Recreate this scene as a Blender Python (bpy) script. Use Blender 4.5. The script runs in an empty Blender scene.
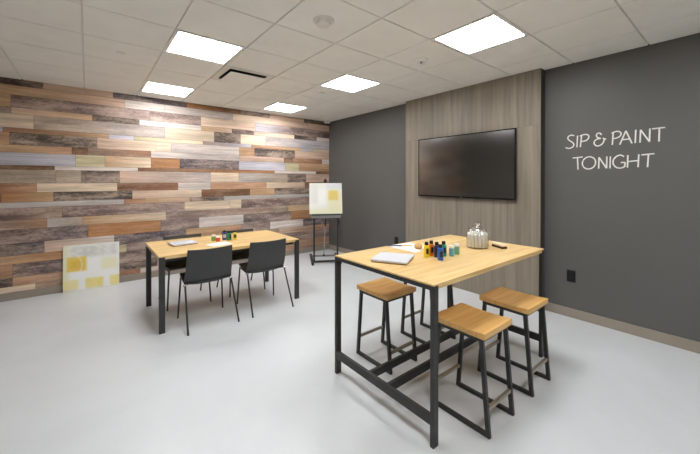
import bpy, bmesh, math, random
from mathutils import Vector, Matrix
random.seed(7)
PI = math.pi
sc = bpy.context.scene
COL = sc.collection

# ------------------------------------------------------------------ helpers
def lin(c):
    out = []
    for v in c[:3]:
        v = v / 255.0
        out.append(v / 12.92 if v <= 0.04045 else ((v + 0.055) / 1.055) ** 2.4)
    return out

def rgba(c):
    return (*lin(c), 1.0)

def link(o, parent=None):
    COL.objects.link(o)
    if parent is not None:
        o.parent = parent
    return o

def obj(name, bm, mats, parent=None, smooth=False, loc=None):
    me = bpy.data.meshes.new(name)
    bm.normal_update()
    bm.to_mesh(me)
    bm.free()
    if not isinstance(mats, (list, tuple)):
        mats = [mats]
    for m in mats:
        me.materials.append(m)
    if smooth:
        for p in me.polygons:
            p.use_smooth = True
        try:
            me.set_sharp_from_angle(angle=math.radians(38))
        except Exception:
            pass
    o = bpy.data.objects.new(name, me)
    if loc:
        o.location = loc
    return link(o, parent)

def tag(o, label, cat, group=None, kind=None):
    o['label'] = label
    o['category'] = cat
    if group:
        o['group'] = group
    if kind:
        o['kind'] = kind
    return o

def thing(name, label, cat, loc=(0, 0, 0), rz=0, group=None):
    o = bpy.data.objects.new(name, None)
    o.empty_display_size = 0.1
    o.location = loc
    o.rotation_euler = (0, 0, rz)
    link(o)
    return tag(o, label, cat, group)

def copy_thing(root, loc, rz, label, group=None):
    r = root.copy(); COL.objects.link(r)
    r.location = loc; r.rotation_euler = (0, 0, rz); r['label'] = label
    if group:
        r['group'] = group
    for ch in list(root.children):
        c = ch.copy(); COL.objects.link(c); c.parent = r
        for g in list(ch.children):
            d = g.copy(); COL.objects.link(d); d.parent = c
    return r

def box(bm, x0, x1, y0, y1, z0, z1, bev=0.0, mi=0, seg=2):
    vs = [bm.verts.new((x, y, z)) for z in (z0, z1) for y in (y0, y1) for x in (x0, x1)]
    idx = [(0, 2, 3, 1), (4, 5, 7, 6), (0, 1, 5, 4), (2, 6, 7, 3), (0, 4, 6, 2), (1, 3, 7, 5)]
    fs = [bm.faces.new([vs[i] for i in f]) for f in idx]
    for f in fs:
        f.material_index = mi
    if bev > 0:
        es = list({e for f in fs for e in f.edges})
        r = bmesh.ops.bevel(bm, geom=es, offset=bev, segments=seg, affect='EDGES', profile=0.5)
        for f in r['faces']:
            f.material_index = mi
    return vs

def bar(bm, a, b, w, h, up=(0, 0, 1), bev=0.0):
    """rectangular bar from a to b, w across, h along 'up'"""
    a, b = Vector(a), Vector(b)
    d = (b - a).normalized()
    u = Vector(up)
    if abs(d.dot(u)) > 0.99:
        u = Vector((0, 1, 0))
    s = d.cross(u).normalized()
    u = s.cross(d).normalized()
    vs = []
    for p in (a, b):
        for i, j in ((-1, -1), (1, -1), (1, 1), (-1, 1)):
            vs.append(bm.verts.new(p + s * (i * w / 2) + u * (j * h / 2)))
    fs = [bm.faces.new((vs[3], vs[2], vs[1], vs[0])), bm.faces.new(vs[4:8])]
    for k in range(4):
        n = (k + 1) % 4
        fs.append(bm.faces.new((vs[k], vs[n], vs[4 + n], vs[4 + k])))
    if bev > 0:
        bmesh.ops.bevel(bm, geom=list({e for f in fs for e in f.edges}), offset=bev, segments=2, affect='EDGES')

def leg_prism(bm, top, bot, wx, wy):
    """sloping square leg whose ends are cut level"""
    vs = []
    for p in (bot, top):
        for i, j in ((-1, -1), (1, -1), (1, 1), (-1, 1)):
            vs.append(bm.verts.new((p[0] + i * wx / 2, p[1] + j * wy / 2, p[2])))
    fs = [bm.faces.new((vs[3], vs[2], vs[1], vs[0])), bm.faces.new(vs[4:8])]
    for k in range(4):
        n = (k + 1) % 4
        fs.append(bm.faces.new((vs[k], vs[n], vs[4 + n], vs[4 + k])))
    bmesh.ops.bevel(bm, geom=list({e for f in fs for e in f.edges}), offset=0.002, segments=2, affect='EDGES')

def tube(bm, pts, r, n=10, caps=True, flat=None):
    """round tube along pts; flat = (axis index, factor) squashes it"""
    pts = [Vector(p) for p in pts]
    rings = []
    for i, p in enumerate(pts):
        if i == 0: d = pts[1] - p
        elif i == len(pts) - 1: d = p - pts[-2]
        else: d = (pts[i + 1] - p).normalized() + (p - pts[i - 1]).normalized()
        d.normalize()
        ref = Vector((0, 0, 1)) if abs(d.z) < 0.9 else Vector((1, 0, 0))
        s = d.cross(ref).normalized(); u = s.cross(d).normalized()
        rr = r[i] if isinstance(r, (list, tuple)) else r
        ring = []
        for k in range(n):
            a = 2 * PI * k / n
            off = s * (math.cos(a) * rr) + u * (math.sin(a) * rr)
            if flat:
                off[flat[0]] *= flat[1]
            ring.append(bm.verts.new(p + off))
        rings.append(ring)
    for A, B in zip(rings, rings[1:]):
        for k in range(n):
            bm.faces.new((A[k], A[(k + 1) % n], B[(k + 1) % n], B[k]))
    if caps:
        bm.faces.new(list(reversed(rings[0]))); bm.faces.new(rings[-1])

def lathe(bm, prof, n=28, c=(0, 0, 0), a0=0.0, a1=2 * PI, mi=0):
    full = abs(a1 - a0 - 2 * PI) < 1e-6
    m = n if full else n + 1
    rings = []
    for r, z in prof:
        if r < 1e-6:
            rings.append([bm.verts.new((c[0], c[1], c[2] + z))])
        else:
            rings.append([bm.verts.new((c[0] + r * math.cos(a0 + (a1 - a0) * k / n), c[1] + r * math.sin(a0 + (a1 - a0) * k / n), c[2] + z)) for k in range(m)])
    for A, B in zip(rings, rings[1:]):
        for k in range(n):
            k2 = (k + 1) % m
            if len(A) == 1 and len(B) == 1: continue
            if len(A) == 1: f = bm.faces.new((A[0], B[k2], B[k]))
            elif len(B) == 1: f = bm.faces.new((A[k], A[k2], B[0]))
            else: f = bm.faces.new((A[k], A[k2], B[k2], B[k]))
            f.material_index = mi

# ------------------------------------------------------------------ materials
def new_mat(name):
    m = bpy.data.materials.new(name); m.use_nodes = True
    nt = m.node_tree
    return m, nt, nt.nodes['Principled BSDF']

def N(nt, t, **kw):
    n = nt.nodes.new(t)
    for k, v in kw.items():
        setattr(n, k, v)
    return n

def ramp(nt, fac, stops):
    r = N(nt, 'ShaderNodeValToRGB')
    while len(r.color_ramp.elements) < len(stops):
        r.color_ramp.elements.new(0.5)
    for e, (p, c) in zip(r.color_ramp.elements, stops):
        e.position = p; e.color = c
    nt.links.new(fac, r.inputs['Fac'])
    return r.outputs['Color']

def noise(nt, vec, scale, detail=4, rough=0.55, dist=0.0):
    n = N(nt, 'ShaderNodeTexNoise')
    n.inputs['Scale'].default_value = scale
    n.inputs['Detail'].default_value = detail
    n.inputs['Roughness'].default_value = rough
    n.inputs['Distortion'].default_value = dist
    if vec is not None:
        nt.links.new(vec, n.inputs['Vector'])
    return n.outputs['Fac']

def mapping(nt, scale, src='Object', loc=(0, 0, 0)):
    t = N(nt, 'ShaderNodeTexCoord'); mp = N(nt, 'ShaderNodeMapping')
    mp.inputs['Scale'].default_value = scale; mp.inputs['Location'].default_value = loc
    nt.links.new(t.outputs[src], mp.inputs['Vector'])
    return mp.outputs['Vector']

def plain(name, c, rough=0.5, metal=0.0, var=0.06, scale=8.0, spec=0.5, bump=0.0, bscale=200.0):
    m, nt, p = new_mat(name)
    L = lin(c)
    f = noise(nt, mapping(nt, (1, 1, 1)), scale, 3)
    lo = (*[v * (1 - var) for v in L], 1); hi = (*[min(1, v * (1 + var)) for v in L], 1)
    nt.links.new(ramp(nt, f, [(0.3, lo), (0.7, hi)]), p.inputs['Base Color'])
    p.inputs['Roughness'].default_value = rough
    p.inputs['Metallic'].default_value = metal
    p.inputs['Specular IOR Level'].default_value = spec
    if bump > 0:
        b = N(nt, 'ShaderNodeBump'); b.inputs['Strength'].default_value = bump; b.inputs['Distance'].default_value = 0.002
        nt.links.new(noise(nt, mapping(nt, (1, 1, 1)), bscale, 2), b.inputs['Height'])
        nt.links.new(b.outputs['Normal'], p.inputs['Normal'])
    return m

def wood(name, dark, mid, light, stave=0.085, axis=1, rough=0.38, vs=(1.2, 22, 22), var=0.16):
    """solid wood with staves side by side along the given axis"""
    m, nt, p = new_mat(name)
    tc = N(nt, 'ShaderNodeTexCoord'); sp = N(nt, 'ShaderNodeSeparateXYZ')
    nt.links.new(tc.outputs['Object'], sp.inputs[0])
    dv = N(nt, 'ShaderNodeMath', operation='DIVIDE'); dv.inputs[1].default_value = stave
    nt.links.new(sp.outputs[axis], dv.inputs[0])
    fl = N(nt, 'ShaderNodeMath', operation='FLOOR'); nt.links.new(dv.outputs[0], fl.inputs[0])
    wn = N(nt, 'ShaderNodeTexWhiteNoise', noise_dimensions='1D'); nt.links.new(fl.outputs[0], wn.inputs['W'])
    cmb = N(nt, 'ShaderNodeVectorMath', operation='MULTIPLY_ADD')
    nt.links.new(wn.outputs['Color'], cmb.inputs[0]); cmb.inputs[1].default_value = (9, 3, 5)
    nt.links.new(tc.outputs['Object'], cmb.inputs[2])
    mp = N(nt, 'ShaderNodeMapping'); mp.inputs['Scale'].default_value = vs
    nt.links.new(cmb.outputs[0], mp.inputs['Vector'])
    f = noise(nt, mp.outputs['Vector'], 1.6, 6, 0.6, 0.6)
    col = ramp(nt, f, [(0.28, rgba(dark)), (0.5, rgba(mid)), (0.75, rgba(light))])
    mul = N(nt, 'ShaderNodeMath', operation='MULTIPLY_ADD')
    nt.links.new(wn.outputs['Value'], mul.inputs[0]); mul.inputs[1].default_value = var; mul.inputs[2].default_value = 1 - var / 2
    hs = N(nt, 'ShaderNodeHueSaturation'); nt.links.new(mul.outputs[0], hs.inputs['Value']); nt.links.new(col, hs.inputs['Color'])
    nt.links.new(hs.outputs['Color'], p.inputs['Base Color'])
    p.inputs['Roughness'].default_value = rough
    return m

def emit(name, c, s):
    m, nt, p = new_mat(name)
    p.inputs['Base Color'].default_value = rgba(c)
    p.inputs['Emission Color'].default_value = rgba(c)
    p.inputs['Emission Strength'].default_value = s
    return m

def attr_mat(name, rough=0.6, spec=0.3, grain=0.0):
    m, nt, p = new_mat(name)
    a = N(nt, 'ShaderNodeAttribute', attribute_name='Col')
    out = a.outputs['Color']
    if grain > 0:
        f = noise(nt, mapping(nt, (1, 1, 1)), 60, 4)
        mr = N(nt, 'ShaderNodeMapRange'); mr.inputs['To Min'].default_value = 1 - grain; mr.inputs['To Max'].default_value = 1 + grain
        nt.links.new(f, mr.inputs['Value'])
        hs = N(nt, 'ShaderNodeHueSaturation'); nt.links.new(mr.outputs[0], hs.inputs['Value']); nt.links.new(out, hs.inputs['Color'])
        out = hs.outputs['Color']
    nt.links.new(out, p.inputs['Base Color'])
    p.inputs['Roughness'].default_value = rough
    p.inputs['Specular IOR Level'].default_value = spec
    return m

M = {}
M['ceiling'] = plain('ceiling_tile', (240, 238, 232), 0.9, var=0.03, scale=3, spec=0.2, bump=0.15, bscale=260)
M['tbar'] = plain('ceiling_grid_white', (222, 219, 212), 0.6, var=0.02)
M['wall_grey'] = plain('charcoal_wall_paint', (94, 93, 90), 0.45, var=0.03, scale=1.2, spec=0.4, bump=0.05, bscale=350)
M['plain_wall'] = plain('unseen_wall_paint', (120, 114, 106), 0.6, var=0.03, scale=1.2)
M['white_wall'] = plain('white_wall_paint', (226, 222, 214), 0.6, var=0.02, scale=1.2)
M['base'] = plain('taupe_vinyl_baseboard', (150, 139, 127), 0.45, var=0.03)
M['metal'] = plain('black_powder_coated_steel', (50, 50, 49), 0.42, metal=0.15, var=0.12, scale=14)
M['steel'] = plain('bare_steel', (158, 150, 134), 0.35, metal=0.6, var=0.12, scale=30)
M['grey_metal'] = plain('grey_painted_steel', (128, 127, 126), 0.45, var=0.05)
M['chrome'] = plain('bright_steel', (200, 200, 198), 0.25, metal=0.9, var=0.05)
M['plastic'] = plain('charcoal_moulded_plastic', (58, 59, 58), 0.5, var=0.05, scale=20, bump=0.08, bscale=400)
M['black'] = plain('black_plastic', (16, 16, 17), 0.4, var=0.1)
M['white'] = plain('white_plastic', (236, 234, 229), 0.45, var=0.03)
M['offwhite'] = plain('off_white_detector_plastic', (222, 218, 210), 0.5, var=0.03)
M['paper'] = plain('white_paper', (240, 239, 238), 0.75, var=0.02)
M['canvas'] = plain('primed_white_canvas', (192, 192, 196), 0.8, var=0.03, scale=90, bump=0.2, bscale=700)
M['letters'] = plain('white_lettering', (232, 230, 224), 0.5, var=0.02)
M['oak'] = wood('oak_table_top', (198, 160, 104), (221, 185, 124), (236, 206, 152), 0.094, 1, 0.34)
M['seat'] = wood('stool_seat_oak', (206, 154, 84), (226, 176, 104), (236, 192, 124), 0.12, 1, 0.36, var=0.1)
M['cone'] = plain('shaded_vent_cone', (70, 62, 54), 0.7)  # shade in the thin slot round the plate, put into the cone colour
M['void'] = plain('dark_duct', (14, 13, 12), 0.9)

def floor_mat():
    m, nt, p = new_mat('pale_grey_floor')
    v = mapping(nt, (1, 1, 1))
    f = noise(nt, v, 0.9, 5, 0.6, 0.4)
    nt.links.new(ramp(nt, f, [(0.3, rgba((203, 206, 208))), (0.7, rgba((215, 218, 220)))]), p.inputs['Base Color'])
    f2 = noise(nt, v, 2.5, 3)
    mr = N(nt, 'ShaderNodeMapRange'); mr.inputs['To Min'].default_value = 0.3; mr.inputs['To Max'].default_value = 0.42
    nt.links.new(f2, mr.inputs['Value']); nt.links.new(mr.outputs[0], p.inputs['Roughness'])
    b = N(nt, 'ShaderNodeBump'); b.inputs['Strength'].default_value = 0.06; b.inputs['Distance'].default_value = 0.003
    nt.links.new(noise(nt, v, 14, 3), b.inputs['Height']); nt.links.new(b.outputs['Normal'], p.inputs['Normal'])
    p.inputs['Specular IOR Level'].default_value = 0.45
    return m
M['floor'] = floor_mat()

def laminate():
    m, nt, p = new_mat('taupe_wood_laminate')
    a = N(nt, 'ShaderNodeAttribute', attribute_name='Seed')
    tc = N(nt, 'ShaderNodeTexCoord')
    va = N(nt, 'ShaderNodeVectorMath', operation='MULTIPLY_ADD')
    nt.links.new(a.outputs['Color'], va.inputs[0]); va.inputs[1].default_value = (0, 7, 7); nt.links.new(tc.outputs['Object'], va.inputs[2])
    mp = N(nt, 'ShaderNodeMapping'); mp.inputs['Scale'].default_value = (17, 17, 0.7); nt.links.new(va.outputs[0], mp.inputs['Vector'])
    f = noise(nt, mp.outputs['Vector'], 1.0, 7, 0.62, 0.3)
    c1 = ramp(nt, f, [(0.25, rgba((114, 105, 92))), (0.5, rgba((136, 126, 111))), (0.78, rgba((154, 143, 127)))])
    mp2 = N(nt, 'ShaderNodeMapping'); mp2.inputs['Scale'].default_value = (3.2, 3.2, 0.35); nt.links.new(va.outputs[0], mp2.inputs['Vector'])
    f2 = noise(nt, mp2.outputs['Vector'], 1.3, 3)
    mr = N(nt, 'ShaderNodeMapRange'); mr.inputs['From Min'].default_value = 0.3; mr.inputs['From Max'].default_value = 0.7
    mr.inputs['To Min'].default_value = 0.88; mr.inputs['To Max'].default_value = 1.1
    nt.links.new(f2, mr.inputs['Value'])
    hs = N(nt, 'ShaderNodeHueSaturation'); nt.links.new(mr.outputs[0], hs.inputs['Value']); nt.links.new(c1, hs.inputs['Color'])
    nt.links.new(hs.outputs['Color'], p.inputs['Base Color'])
    p.inputs['Roughness'].default_value = 0.48
    return m
M['laminate'] = laminate()
M['column_side_shade'] = plain('shaded_column_side', (64, 59, 54), 0.5, var=.04)  # shade on the column's side faces, painted in as a darker colour

def plank_mat():
    m, nt, p = new_mat('reclaimed_wood_planks')
    a = N(nt, 'ShaderNodeAttribute', attribute_name='Col')
    s = N(nt, 'ShaderNodeAttribute', attribute_name='Seed')      # r, g = offsets, b = how weathered
    sp = N(nt, 'ShaderNodeSeparateColor'); nt.links.new(s.outputs['Color'], sp.inputs['Color'])
    tc = N(nt, 'ShaderNodeTexCoord')
    cmb = N(nt, 'ShaderNodeCombineXYZ'); nt.links.new(sp.outputs[0], cmb.inputs[0]); nt.links.new(sp.outputs[1], cmb.inputs[2])
    va = N(nt, 'ShaderNodeVectorMath', operation='MULTIPLY_ADD')
    nt.links.new(cmb.outputs[0], va.inputs[0]); va.inputs[1].default_value = (17, 1, 23); nt.links.new(tc.outputs['Object'], va.inputs[2])
    def nz(scale, sc3, det, rg, dist=0.0):
        mp = N(nt, 'ShaderNodeMapping'); mp.inputs['Scale'].default_value = sc3
        nt.links.new(va.outputs[0], mp.inputs['Vector'])
        return noise(nt, mp.outputs['Vector'], scale, det, rg, dist)
    grain = nz(1.0, (2.2, 1, 46), 6, 0.65, 0.8)
    patch = nz(1.0, (1.7, 1, 7.5), 6, 0.68, 0.3)
    speck = nz(1.0, (20, 1, 48), 5, 0.8, 0.0)
    # fine grain on every plank
    g = N(nt, 'ShaderNodeMapRange'); g.inputs['From Min'].default_value = 0.3; g.inputs['From Max'].default_value = 0.7
    g.inputs['To Min'].default_value = 0.78; g.inputs['To Max'].default_value = 1.14
    nt.links.new(grain, g.inputs['Value'])
    hs = N(nt, 'ShaderNodeHueSaturation'); nt.links.new(g.outputs[0], hs.inputs['Value']); nt.links.new(a.outputs['Color'], hs.inputs['Color'])
    # long darker streaks, stronger where the plank is weathered
    streak = nz(1.0, (0.9, 1, 14), 4, 0.6, 0.5)
    st = N(nt, 'ShaderNodeMapRange'); st.inputs['From Min'].default_value = 0.35; st.inputs['From Max'].default_value = 0.65
    st.inputs['To Min'].default_value = 0.74; st.inputs['To Max'].default_value = 1.14
    nt.links.new(streak, st.inputs['Value'])
    hs1 = N(nt, 'ShaderNodeHueSaturation'); nt.links.new(st.outputs[0], hs1.inputs['Value']); nt.links.new(hs.outputs['Color'], hs1.inputs['Color'])
    # weathered planks: pale flaking paint over dark wood
    mix = N(nt, 'ShaderNodeMix', data_type='FLOAT'); mix.inputs[0].default_value = 0.36
    nt.links.new(patch, mix.inputs[2]); nt.links.new(speck, mix.inputs[3])
    w = N(nt, 'ShaderNodeMapRange', interpolation_type='SMOOTHSTEP'); w.inputs['From Min'].default_value = 0.41; w.inputs['From Max'].default_value = 0.63
    nt.links.new(mix.outputs[0], w.inputs['Value'])
    dk = N(nt, 'ShaderNodeHueSaturation'); dk.inputs['Value'].default_value = 0.56; nt.links.new(hs1.outputs['Color'], dk.inputs['Color'])
    pl = N(nt, 'ShaderNodeMix', data_type='RGBA'); pl.inputs[0].default_value = 0.58
    nt.links.new(hs1.outputs['Color'], pl.inputs[6]); pl.inputs[7].default_value = rgba((220, 193, 174))
    ww = N(nt, 'ShaderNodeMix', data_type='RGBA')
    nt.links.new(w.outputs[0], ww.inputs[0]); nt.links.new(dk.outputs['Color'], ww.inputs[6]); nt.links.new(pl.outputs[2], ww.inputs[7])
    mx = N(nt, 'ShaderNodeMix', data_type='RGBA')
    nt.links.new(sp.outputs[2], mx.inputs[0]); nt.links.new(hs1.outputs['Color'], mx.inputs[6]); nt.links.new(ww.outputs[2], mx.inputs[7])
    nt.links.new(mx.outputs[2], p.inputs['Base Color'])
    p.inputs['Roughness'].default_value = 0.62
    p.inputs['Specular IOR Level'].default_value = 0.25
    b = N(nt, 'ShaderNodeBump'); b.inputs['Strength'].default_value = 0.12; b.inputs['Distance'].default_value = 0.003
    nt.links.new(grain, b.inputs['Height']); nt.links.new(b.outputs['Normal'], p.inputs['Normal'])
    return m
M['planks'] = plank_mat()

# ------------------------------------------------------------------ the room
XL, XR, YF, YB, CE = -1.5, 4.12, -2.4, 5.82, 2.775
G = 0.61                                   # ceiling grid
GX0 = -0.03

def struct(name, bm, m, label, cat, **kw):
    return tag(obj(name, bm, m, **kw), label, cat, kind='structure')

bm = bmesh.new(); box(bm, XL - .1, XR + .1, YF - .1, YB + .1, -0.1, 0)
struct('floor', bm, M['floor'], 'pale grey smooth floor of the whole room', 'floor')
bm = bmesh.new(); box(bm, XL - .12, XL, YF, YB, 0, 3.0)
struct('wall_left', bm, M['plain_wall'], 'side wall outside the picture opposite the television', 'wall')
bm = bmesh.new(); box(bm, XL, XR, YF - .12, YF, 0, 3.0)
struct('wall_front', bm, M['white_wall'], 'wall behind the camera, outside the picture', 'wall')
bm = bmesh.new(); box(bm, XR, XR + .12, YF, YB + .12, 0, 3.0)
struct('wall_right', bm, M['wall_grey'], 'charcoal painted wall carrying the lettering and the television column', 'wall')

# ---- wood wall: one mesh, one face per plank
YAW = math.radians(38.97)
FX, FY, RX, RY = math.sin(YAW), math.cos(YAW), math.cos(YAW), -math.sin(YAW)
FOC = 324.4
def wall_x(px):                              # where a measured plank end stands along the wood wall
    u = (px - 350) / FOC
    return (FX + u * RX) / (FY + u * RY) * YB

PAL = dict(dk=((100, 86, 78), .8), sl=((112, 103, 112), .85), pu=((140, 115, 110), .9), mv=((172, 149, 142), .85), tn=((210, 172, 132), .28),
           tp=((214, 182, 160), .25), cr=((234, 211, 184), .14), wh=((230, 217, 208), .25), pg=((206, 194, 188), .55), li=((203, 199, 208), .28),
           gr=((212, 199, 160), .35), ol=((186, 167, 146), .5), br=((132, 94, 66), .45), rb=((170, 120, 92), .3), og=((192, 136, 90), .3),
           te=((202, 156, 122), .3), sp=((116, 102, 95), 1.0), gd=((112, 99, 88), 1.0), gg=((196, 189, 183), .3), tm=((188, 158, 138), .65))
ROWS = [  # (bottom z, [(end px, colour at start, colour at end)])
 (2.694, [(43.5,'dk','dk'),(113.5,'tp','tp'),(187,'sl','sl'),(240.6,'og','br'),(269.7,'pu','pu'),(304,'tp','tp'),(340,'dk','dk')]),
 (2.573, [(125,'tn','tp'),(165,'wh','wh'),(233,'wh','pg'),(308.7,'cr','tp'),(340,'tp','tp')]),
 (2.418, [(11.2,'tn','tn'),(150,'pu','mv'),(201,'mv','mv'),(255.4,'cr','tp'),(290,'li','mv'),(340,'mv','pu')]),
 (2.339, [(11.5,'dk','dk'),(92.6,'tp','tn'),(139.6,'gd','gd'),(201.5,'wh','wh'),(232,'tn','tp'),(254,'pu','pu'),(294.3,'tp','cr'),(316.6,'gd','gd'),(340,'wh','wh')]),
 (2.162, [(34.1,'cr','cr'),(165,'ol','pg'),(214.2,'cr','cr'),(240.7,'sp','sp'),(265.5,'cr','cr'),(340,'pg','li')]),
 (2.103, [(3,'li','li'),(109,'rb','tn'),(134.2,'li','li'),(203,'gr','cr'),(251.2,'mv','li'),(300.8,'te','tn'),(312,'li','li'),(340,'gr','cr')]),
 (1.949, [(9.9,'te','te'),(97.2,'gd','gd'),(156,'tp','cr'),(171.2,'cr','cr'),(239.3,'pg','wh'),(254.5,'tn','te'),(294.8,'sp','gd'),(340,'tp','tp')]),
 (1.853, [(72,'tn','te'),(88,'br','br'),(151,'tm','rb'),(240,'wh','pg'),(284,'tp','tp'),(293,'br','br'),(322,'te','rb'),(340,'wh','wh')]),
 (1.692, [(75.7,'li','li'),(105,'gr','gr'),(151,'tn','cr'),(179.8,'og','og'),(238.9,'sl','sl'),(285,'li','li'),(299,'gr','gr'),(340,'te','tn')]),
 (1.637, [(54.7,'br','br'),(138,'wh','wh'),(274.6,'br','og'),(316,'wh','wh'),(340,'br','br')]),
 (1.463, [(56,'ol','ol'),(81.3,'ol','ol'),(119.7,'sp','sp'),(210.6,'tp','pg'),(238.6,'cr','cr'),(287.6,'gg','ol'),(306,'sp','sp'),(340,'tp','tp')]),
 (1.346, [(36.7,'rb','te'),(117.3,'cr','cr'),(178,'br','rb'),(210.6,'wh','wh'),(266.4,'te','te'),(304.8,'cr','tp'),(340,'br','br')]),
 (1.224, [(1,'br','br'),(53.5,'og','tn'),(132.2,'gd','gd'),(201.6,'tp','cr'),(249.9,'br','br'),(274.6,'te','tn'),(309,'gd','gd'),(340,'tp','tp')]),
 (1.151, [(124,'gg','gg'),(145,'rb','te'),(190,'tn','tp'),(224,'sp','sp'),(309,'gg','gg'),(340,'te','te')]),
 (1.000, [(62,'pu','tm'),(184.4,'pu','mv'),(230,'cr','cr'),(241.3,'cr','cr'),(340,'pu','mv')]),
 (0.880, [(46.9,'tm','te'),(82.6,'gg','ol'),(165.9,'tn','cr'),(271,'mv','tm'),(288,'ol','ol'),(340,'tn','cr')]),
 (0.705, [(88,'pu','sl'),(160.6,'og','og'),(199,'mv','mv'),(243.5,'wh','wh'),(290.9,'sl','mv'),(340,'og','og')]),
 (0.555, [(44,'dk','sl'),(114,'tp','wh'),(186,'sl','sl'),(241,'tn','te'),(270,'mv','mv'),(303.2,'wh','wh'),(340,'sl','sl')]),
 (0.445, [(62,'tn','og'),(119,'te','te'),(126.3,'gr','gr'),(190,'mv','tp'),(241,'tp','mv'),(279,'tm','tm'),(340,'tp','te')]),
 (0.279, [(12.2,'te','te'),(90,'pu','sl'),(165,'mv','sp'),(256,'tp','te'),(315,'pu','mv'),(340,'mv','mv')]),
 (0.170, [(12,'dk','dk'),(100,'te','tm'),(157,'sp','sp'),(215,'tp','tp'),(256,'dk','dk'),(340,'tp','te')]),
 (0.000, [(35,'cr','cr'),(140,'tm','rb'),(200,'wh','tp'),(265,'cr','cr'),(340,'te','tm')]),
]
PERIOD = 3.18
def build_planks():
    bm = bmesh.new()
    cl = bm.loops.layers.float_color.new('Col'); sl = bm.loops.layers.float_color.new('Seed')
    rnd = random.Random(3)
    ztop = CE + 0.02
    for zb, row in ROWS:
        ends, x = [], wall_x(-1)
        for px, c0, c1 in row:
            e = min(wall_x(px), XR) if px < 335 else XR
            ends.append((x, e, c0, c1)); x = e
        first = ends[0][0]
        # carry on leftwards with the repeat of the pattern
        extra = []
        for (a, b, c0, c1) in ends:
            a2, b2 = a - PERIOD, b - PERIOD
            if b2 > XL and a2 < first - 0.005:
                extra.append((max(a2, XL), min(b2, first), c0, c1))
        for a, b, c0, c1 in extra + ends:
            if b - a < 0.004: continue
            s = (rnd.random(), rnd.random())
            k = rnd.uniform(.94, 1.06)
            g = 0.0012
            vs = [bm.verts.new(p) for p in ((a + g, YB, zb + g), (b - g, YB, zb + g), (b - g, YB, ztop - g), (a + g, YB, ztop - g))]
            f = bm.faces.new(vs)
            A, wa = PAL[c0]; B, wb = PAL[c1]
            for lp, (C, w) in zip(f.loops, ((A, wa), (B, wb), (B, wb), (A, wa))):
                L = [min(1, v * k) for v in lin(C)]
                lp[cl] = (*L, 1); lp[sl] = (s[0], s[1], w, 1)
        ztop = zb
    # the joints between planks are 2 mm open onto the wall behind
    nb = len(bm.faces)
    box(bm, XL, XR, YB + 0.004, YB + .12, 0, 3.0, mi=1)
    bm.faces.ensure_lookup_table()
    me = bpy.data.meshes.new('wall_back')
    bm.normal_update(); bm.to_mesh(me); bm.free()
    me.materials.append(M['planks']); me.materials.append(M['joint'])
    o = link(bpy.data.objects.new('wall_back', me))
    return tag(o, 'feature wall of reclaimed wood planks in mixed browns, creams and greys', 'wall', kind='structure')
M['joint'] = plain('plank_joint', (70, 58, 48), 0.9)
build_planks()

# ---- baseboards
def base(name, x0, x1, y0, y1, label):
    bm = bmesh.new(); box(bm, x0, x1, y0, y1, 0, 0.098, bev=0.003)
    struct(name, bm, M['base'], label, 'baseboard')
base('baseboard_back', XL, XR, YB - .014, YB - .0005, 'taupe baseboard under the wood plank wall')
base('baseboard_right', XR - .014, XR - .0005, YF, 1.500, 'taupe baseboard under the wall with the lettering')
base('baseboard_corner', XR - .014, XR - .0005, 3.519, YB - .016, 'taupe baseboard between the column and the plank wall')

# ---- television column: laminate panels with fine seams
def column():
    bm = bmesh.new()
    sl = bm.loops.layers.float_color.new('Seed')
    rnd = random.Random(5)
    x0, ya, yb, ym = 4.0, 1.504, 3.515, 2.513
    for (y0, y1) in ((ya, 1.757), (1.757, ym), (ym, yb)):
        for (z0, z1) in ((0.0, 2.132), (2.132, CE)):
            n0 = len(bm.faces)
            g = 0.001
            box(bm, x0, x0 + .008, y0 + (g if y0 > ya else 0), y1 - (g if y1 < yb else 0), z0 + (g if z0 > 0 else 0), z1 - g, bev=0.0006, seg=1)
            bm.faces.ensure_lookup_table()
            s = (rnd.random(), rnd.random(), rnd.random(), 1)
            for f in bm.faces[n0:]:
                for lp in f.loops: lp[sl] = s
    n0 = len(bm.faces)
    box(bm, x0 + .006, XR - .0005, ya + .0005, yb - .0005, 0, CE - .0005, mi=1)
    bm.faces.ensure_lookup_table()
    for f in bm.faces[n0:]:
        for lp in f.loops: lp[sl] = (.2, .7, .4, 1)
    struct('wall_column', bm, [M['laminate'], M['column_side_shade']], 'shallow taupe wood laminate column behind the television', 'wall column')
column()

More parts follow.
